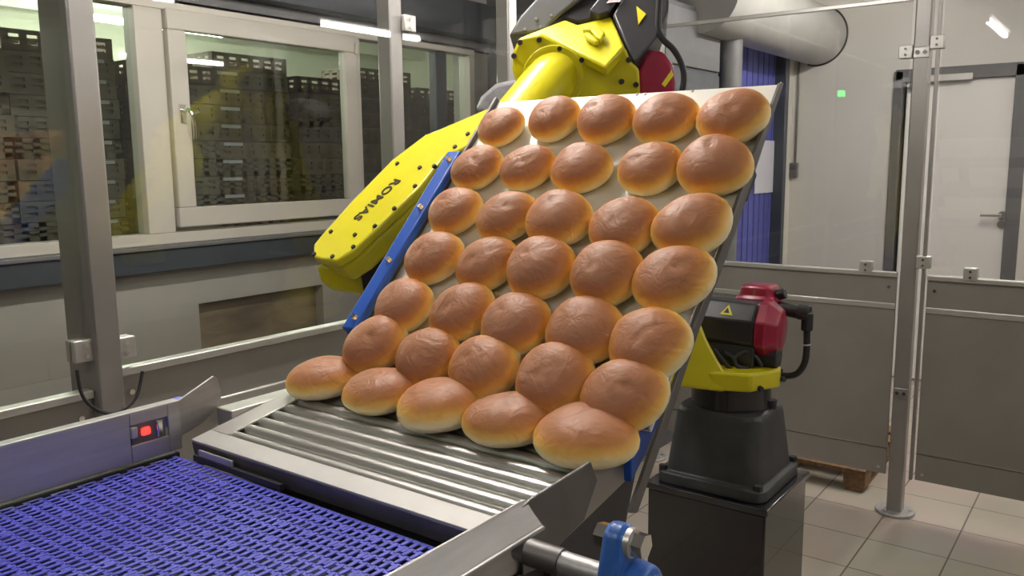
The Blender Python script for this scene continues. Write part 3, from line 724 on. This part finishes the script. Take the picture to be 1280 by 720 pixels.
# second motor standing behind with red cap on top
c2 = onx(949, 388, RC.x+.13)
m2 = MB().cyl(c2+Vector((0, 0, -.12)), c2+Vector((0, 0, .03)), .068, 20).build('motor', 'motor', rbt, bevel=.006)
loft(MB(), [ring(c2+Vector((0, 0, h)), r, rnd=.45) for h, r in ((.026, .060), (.036, .062), (.046, .061), (.05, .052), (.078, .047), (.083, .038))]).build('end_cap', 'red', m2, bevel=.004)
p_a = c2+Vector((.0, -.05, .052))
MB().cyl(p_a+Vector((0, .0, .0)), p_a+Vector((.0, -.03, .008)), .016, 12).cyl(c2+Vector((0, -.05, .016)), c2+Vector((.0, -.125, .006)), .021, 14).build('connector', 'rubber', m2, bevel=.003)
e1 = c2+Vector((.0, -.12, .008))
MB().cyl(e1, e1+Vector((0, -.035, -.002)), .024, 12).cyl(e1+Vector((0, -.028, .0)), e1+Vector((0, -.028, -.055)), .017, 12).build('elbow_connector', 'rubber', m2, bevel=.003)
cs = e1+Vector((0, -.028, -.05))
MB().tube([cs, cs+Vector((0, -.002, -.06)), cs+Vector((0, .004, -.11)), cs+Vector((-.005, .03, -.145)), cs+Vector((-.01, .08, -.15)), cs+Vector((-.01, .13, -.135))], .010, 10).build('cable', 'rubber', rbt)
MB().cyl(cs+Vector((-.01, .07, -.148)), cs+Vector((-.01, .12, -.138)), .018, 12).build('gland', 'rubber', rbt)
MB().cyl(cs+Vector((0, -.0015, -.046)), cs+Vector((0, -.002, -.050)), .0115, 12).build('cable_tie', 'paper', rbt)
# elbow
EC = onx(715, 75, 1.85)
eN = Vector((-.80, -.52, -.12)).normalized()
ep = [onp(x, y, EC, eN) for x, y in ((640, 87), (641, 66), (649, 47), (677, 42), (717, 62), (757, 84), (781, 58), (790, 78), (799, 86), (801, 125), (760, 160), (690, 160), (650, 120))]
el = MB().prism(ep, -eN*.05).build('elbow_casting', 'yellow', rbt, bevel=.007)
bolts(el, [onp(x, y, EC, eN) for x, y in ((650, 53), (674, 50), (699.5, 61), (727, 75), (753, 88), (777, 102), (786, 75), (642.5, 70), (795, 106))], eN, .008, .007)
# upper yellow body : bright sloping top of the casting
eB = EC - eN*.05
tN = Vector((-.62, -.30, .72)).normalized()
tp0 = onp(720, 66, EC, eN)
top = [onp(x, y, tp0, tN) for x, y in ((650, 46), (677, 43), (717, 63), (757, 84), (781, 58), (764, 20), (722, 30), (706, 24))]
MB().prism(top, -tN*.03).build('elbow_top', 'yellow', el, bevel=.006)
rib = [onp(x, y, tp0+tN*.004, tN) for x, y in ((728, 38), (745, 34), (757, 47), (752, 56), (744, 51), (739, 44), (729, 44))]
MB().prism(rib, tN*.016).build('cast_rib', 'yellow', el, bevel=.005)
rib = [onp(x, y, tp0+tN*.004, tN) for x, y in ((729, 46), (737, 45), (750, 57), (744, 59), (733, 52))]
MB().prism(rib, tN*.014).build('cast_rib', 'yellow', el, bevel=.005)
# black motor covers above the elbow
bN = Vector((-.75, -.45, .48)).normalized()
b0 = EC + Vector((.10, .05, .12))
cov = [onp(x, y, b0, bN) for x, y in ((677, 38), (722, -4), (745, -26), (830, -26), (800, 60), (779, 62), (765, 16), (722, 28), (706, 22))]
MB().prism(cov, -bN*.14).build('motor_cover', 'motor', rbt, bevel=.006)
cv2 = [onp(x, y, b0+bN*.03, bN) for x, y in ((766, 18), (790, -26), (838, -26), (836, 12), (828, 36), (797, 76), (790, 76))]
side = MB().prism(cv2, -bN*.1).build('motor_cover', 'motor', rbt, bevel=.006)
cv3 = [onp(x, y, b0+bN*.035, bN) for x, y in ((736, 12), (762, -20), (786, -20), (762, 14), (748, 19))]
MB().prism(cv3, -bN*.05).build('cover_ridge', 'motor', side, bevel=.005)
MB().prism([onp(x, y, b0+bN*.0315, bN) for x, y in ((795.5, 8), (807.5, 18), (798, 31))], bN*.002).build('warning_triangle', 'sign', side)
MB().prism([onp(x, y, b0+bN*.037, bN) for x, y in ((758, 4.5), (775, 2.5), (780, -4), (763, -2))], bN*.0015).build('sticker', 'label', side)
gN = Vector((-.83, -.5, .2)).normalized(); g0 = EC + Vector((.06, .1, .12))
gc = [onp(x, y, g0, gN) for x, y in ((636, 44), (650, 20), (670, -2), (690, -20), (745, -20), (722, 0), (700, 18), (680, 38), (660, 41))]
gq = MB().prism(gc, -gN*.12).build('grey_cover', 'cover', rbt, bevel=.006)
bolts(gq, [onp(x, y, g0, gN) for x, y in ((656, 37), (670, 24), (676, 34), (689, 20))], gN, .005, .005, 'plate')
# red cap and cable at the right of the elbow
rN = Vector((-.8, -.55, 0)).normalized(); r0 = EC + Vector((.08, -.06, 0))
rc = [onp(x, y, r0, rN) for x, y in ((798, 118), (797, 90), (803, 70), (815, 61), (830, 64), (842, 80), (845, 100), (844, 125), (820, 135))]
rr_ = MB().prism(rc, -rN*.08).build('end_cap', 'red', rbt, bevel=.012, seg=3)
MB().prism([onp(x, y, r0, rN) for x, y in ((827, 105), (839, 88), (842, 94), (831, 109))], rN*.002).build('sticker', 'sign', rr_)
cb0 = EC + Vector((.1, -.08, 0))
MB().tube([onp(x, y, cb0, rN) for x, y in ((824, 0), (823, 30), (828, 48), (842, 62), (852, 80), (855, 100), (850, 125), (845, 150))], .008, 10).build('cable', 'rubber', rbt)
# lower arm from shoulder to elbow (behind the tray)
sh_ = Vector((RC.x-.02, RC.y+.16, zr+.16))
ee = EC - eN*.13 + Vector((.02, .03, -.05))
ax = (ee-sh_).normalized(); uu = ax.cross(Vector((0, 1, 0))).normalized()
loft(MB(), [octo(sh_-ax*.06, ax, .08), octo(sh_+ax*.1, ax, .08), octo(sh_+ax*.25, ax, .075), octo(ee-ax*.2, ax, .07), octo(ee-ax*.05, ax, .085), octo(ee+ax*.02, ax, .085)]).build('lower_arm', 'yellow', rbt, bevel=.01)
# forearm tube
f0 = onp(692, 96, EC-eN*.02, eN)
WA = onx(408, 322, 1.25); WB = onx(628, 140, 1.60)
f1 = onx(632, 172, 1.60)
fa = MB().cyl(f0 - (f1-f0).normalized()*.04, f1, .066, 40).build('forearm_tube', 'yellow', rbt)
MB().cyl(f0-eN*.02, f0+eN*.026, .079, 40).build('collar', 'yellow', el, bevel=.003)
# long wrist housing with a screwed cover
wa = (WB-WA).normalized()
wn_ = Vector((-.62, .06, .78)); wn_ = (wn_ - wa*wn_.dot(wa)).normalized()
face = [(391, 306), (399, 296), (440, 250), (490, 199), (531, 168), (551, 160), (628, 127), (640, 140), (610, 168), (592, 178), (570, 190), (554, 196), (524, 234), (494, 263), (470, 286), (443, 312), (419, 327), (391, 322)]
cf = [onp(x, y, WA, wn_) for x, y in face]
hs = MB().prism(cf, -wn_*.022).build('wrist_cover', 'yellow', rbt, bevel=.007, seg=3)
cen = sum(cf, Vector())/len(cf)
lowf = [p - wn_*.02 for p in cf]
MB().prism([cen - wn_*.02 + (p-wn_*.0-cen)*.985 for p in cf], -wn_*.050).build('wrist_housing', 'yellow', rbt, bevel=.01, seg=3)
bolts(hs, [onp(x, y, WA, wn_) for x, y in ((393, 318), (416, 321), (442, 309), (469, 283), (493, 261), (519, 233), (543, 208), (569, 184), (525, 210), (414, 290), (444, 294), (497, 205), (585, 168))], wn_, .0065, .004)
# wrist block below the housing end
wb = [onp(x, y, WA-wn_*.09, Vector((-.72, -.55, -.2)).normalized()) for x, y in ((394, 332), (420, 330), (446, 330), (452, 350), (455, 371), (440, 368), (415, 364), (400, 354))]
MB().prism(wb, Vector((.09, .06, .01))).build('wrist_block', 'yellow', rbt, bevel=.012, seg=3)
wd = [onp(x, y, WA-wn_*.10+Vector((.03, -.03, 0)), Vector((-.72, -.55, -.2)).normalized()) for x, y in ((443, 345), (486, 302), (510, 300), (500, 335), (455, 371))]
MB().prism(wd, Vector((.07, .05, 0))).build('tool_flange', 'darker', rbt, bevel=.006)
# lettering on the cover
def lettering(txt, c, right, up, n, size, material, parent):
    cu = bpy.data.curves.new('lettering', 'FONT'); cu.body = txt; cu.size = size; cu.extrude = .0006; cu.align_x = 'CENTER'; cu.align_y = 'CENTER'
    cu.space_character = 1.05; cu.offset = .0006
    to = bpy.data.objects.new('tmp', cu); C.objects.link(to)
    bpy.context.view_layer.update()
    me = bpy.data.meshes.new_from_object(to.evaluated_get(bpy.context.evaluated_depsgraph_get()))
    bpy.data.objects.remove(to); bpy.data.curves.remove(cu)
    R = Matrix((right, up, n)).transposed().to_4x4(); R.translation = c - Vector(parent.location) - Vector(parent.parent.location if parent.parent else (0, 0, 0))
    me.transform(R); me.materials.clear(); me.materials.append(M[material])
    o = bpy.data.objects.new('lettering', me); C.objects.link(o); o.parent = parent
    return o
tl, tr = onp(449, 269, WA, wn_), onp(491, 229, WA, wn_)
right = (tl-tr).normalized(); up = wn_.cross(right)
lettering('ROMIAS', onp(471.5, 249.5, WA, wn_)+wn_*.0014, right, up, wn_, (tl-tr).length*.345, 'text', hs)
# tray gripper : blue side bars with bolts
for y0, y1, nm in ((.588, .622, 0), (-.006, .030, 1)):
    s0, s1, h0, h1 = (-.60, -.165, .0105, .026) if nm == 0 else (-.668, -.55, .001, .010)
    gr = MB().obox(TO, TU, TV, TN, (s0, y0, h0), (s1, y1, h1)).build('clamp_bar', 'bluebar', rbt, bevel=.004)
    if nm == 0:
        for s_ in (-.19, -.315, -.445, -.575):
            q = TO + TU*s_ + TV*(y0+.015) + TN*.026
            MB().cyl(q-TN*.002, q+TN*.006, .0075, 12, .005).build('bolt', 'chrome', gr)
MB().obox(TO, TU, TV, TN, (-.60, .603, -.05), (-.165, .622, .0105)).build('bar_web', 'bluebar', rbt, bevel=.002)
MB().obox(TO, TU, TV, TN, (-.5, .0, -.05), (-.44, .62, -.012)).build('gripper_beam', 'darker', rbt, bevel=.004)
MB().obox(TO, TU, TV, TN, (-.22, .0, -.05), (-.16, .62, -.012)).build('gripper_beam', 'darker', rbt, bevel=.004)
MB().cyl(TO-TU*.35+TV*.45-TN*.11, WA-wn_*.06+Vector((.1, -.1, 0)), .045, 20).build('tool_neck', 'darker', rbt)
gpp = [onp(x, y, (0, .512, 0), TV) for x, y in ((789, 543), (834, 505), (822, 533), (806, 570), (789, 604))]
MB().prism(gpp, (0, .012, 0)).build('gripper_plate', 'bluebar', rbt, bevel=.002)
MB().obox(TO, TU, TV, TN, (-.5, .42, -.06), (-.16, .48, -.04)).build('gripper_plate', 'darker', rbt, bevel=.004)
# clear plastic bag on the arm behind the tube
fb = [onx(x, y, 1.95) for x, y in ((592, 138), (600, 120), (618, 104), (640, 99), (660, 104), (650, 135), (620, 150))]
tag(MB().prism(fb, (.06, .02, 0)).build('plastic_cover', 'film', bevel=.015, seg=3), 'crumpled clear plastic film behind the yellow tube of the robot', 'plastic film')
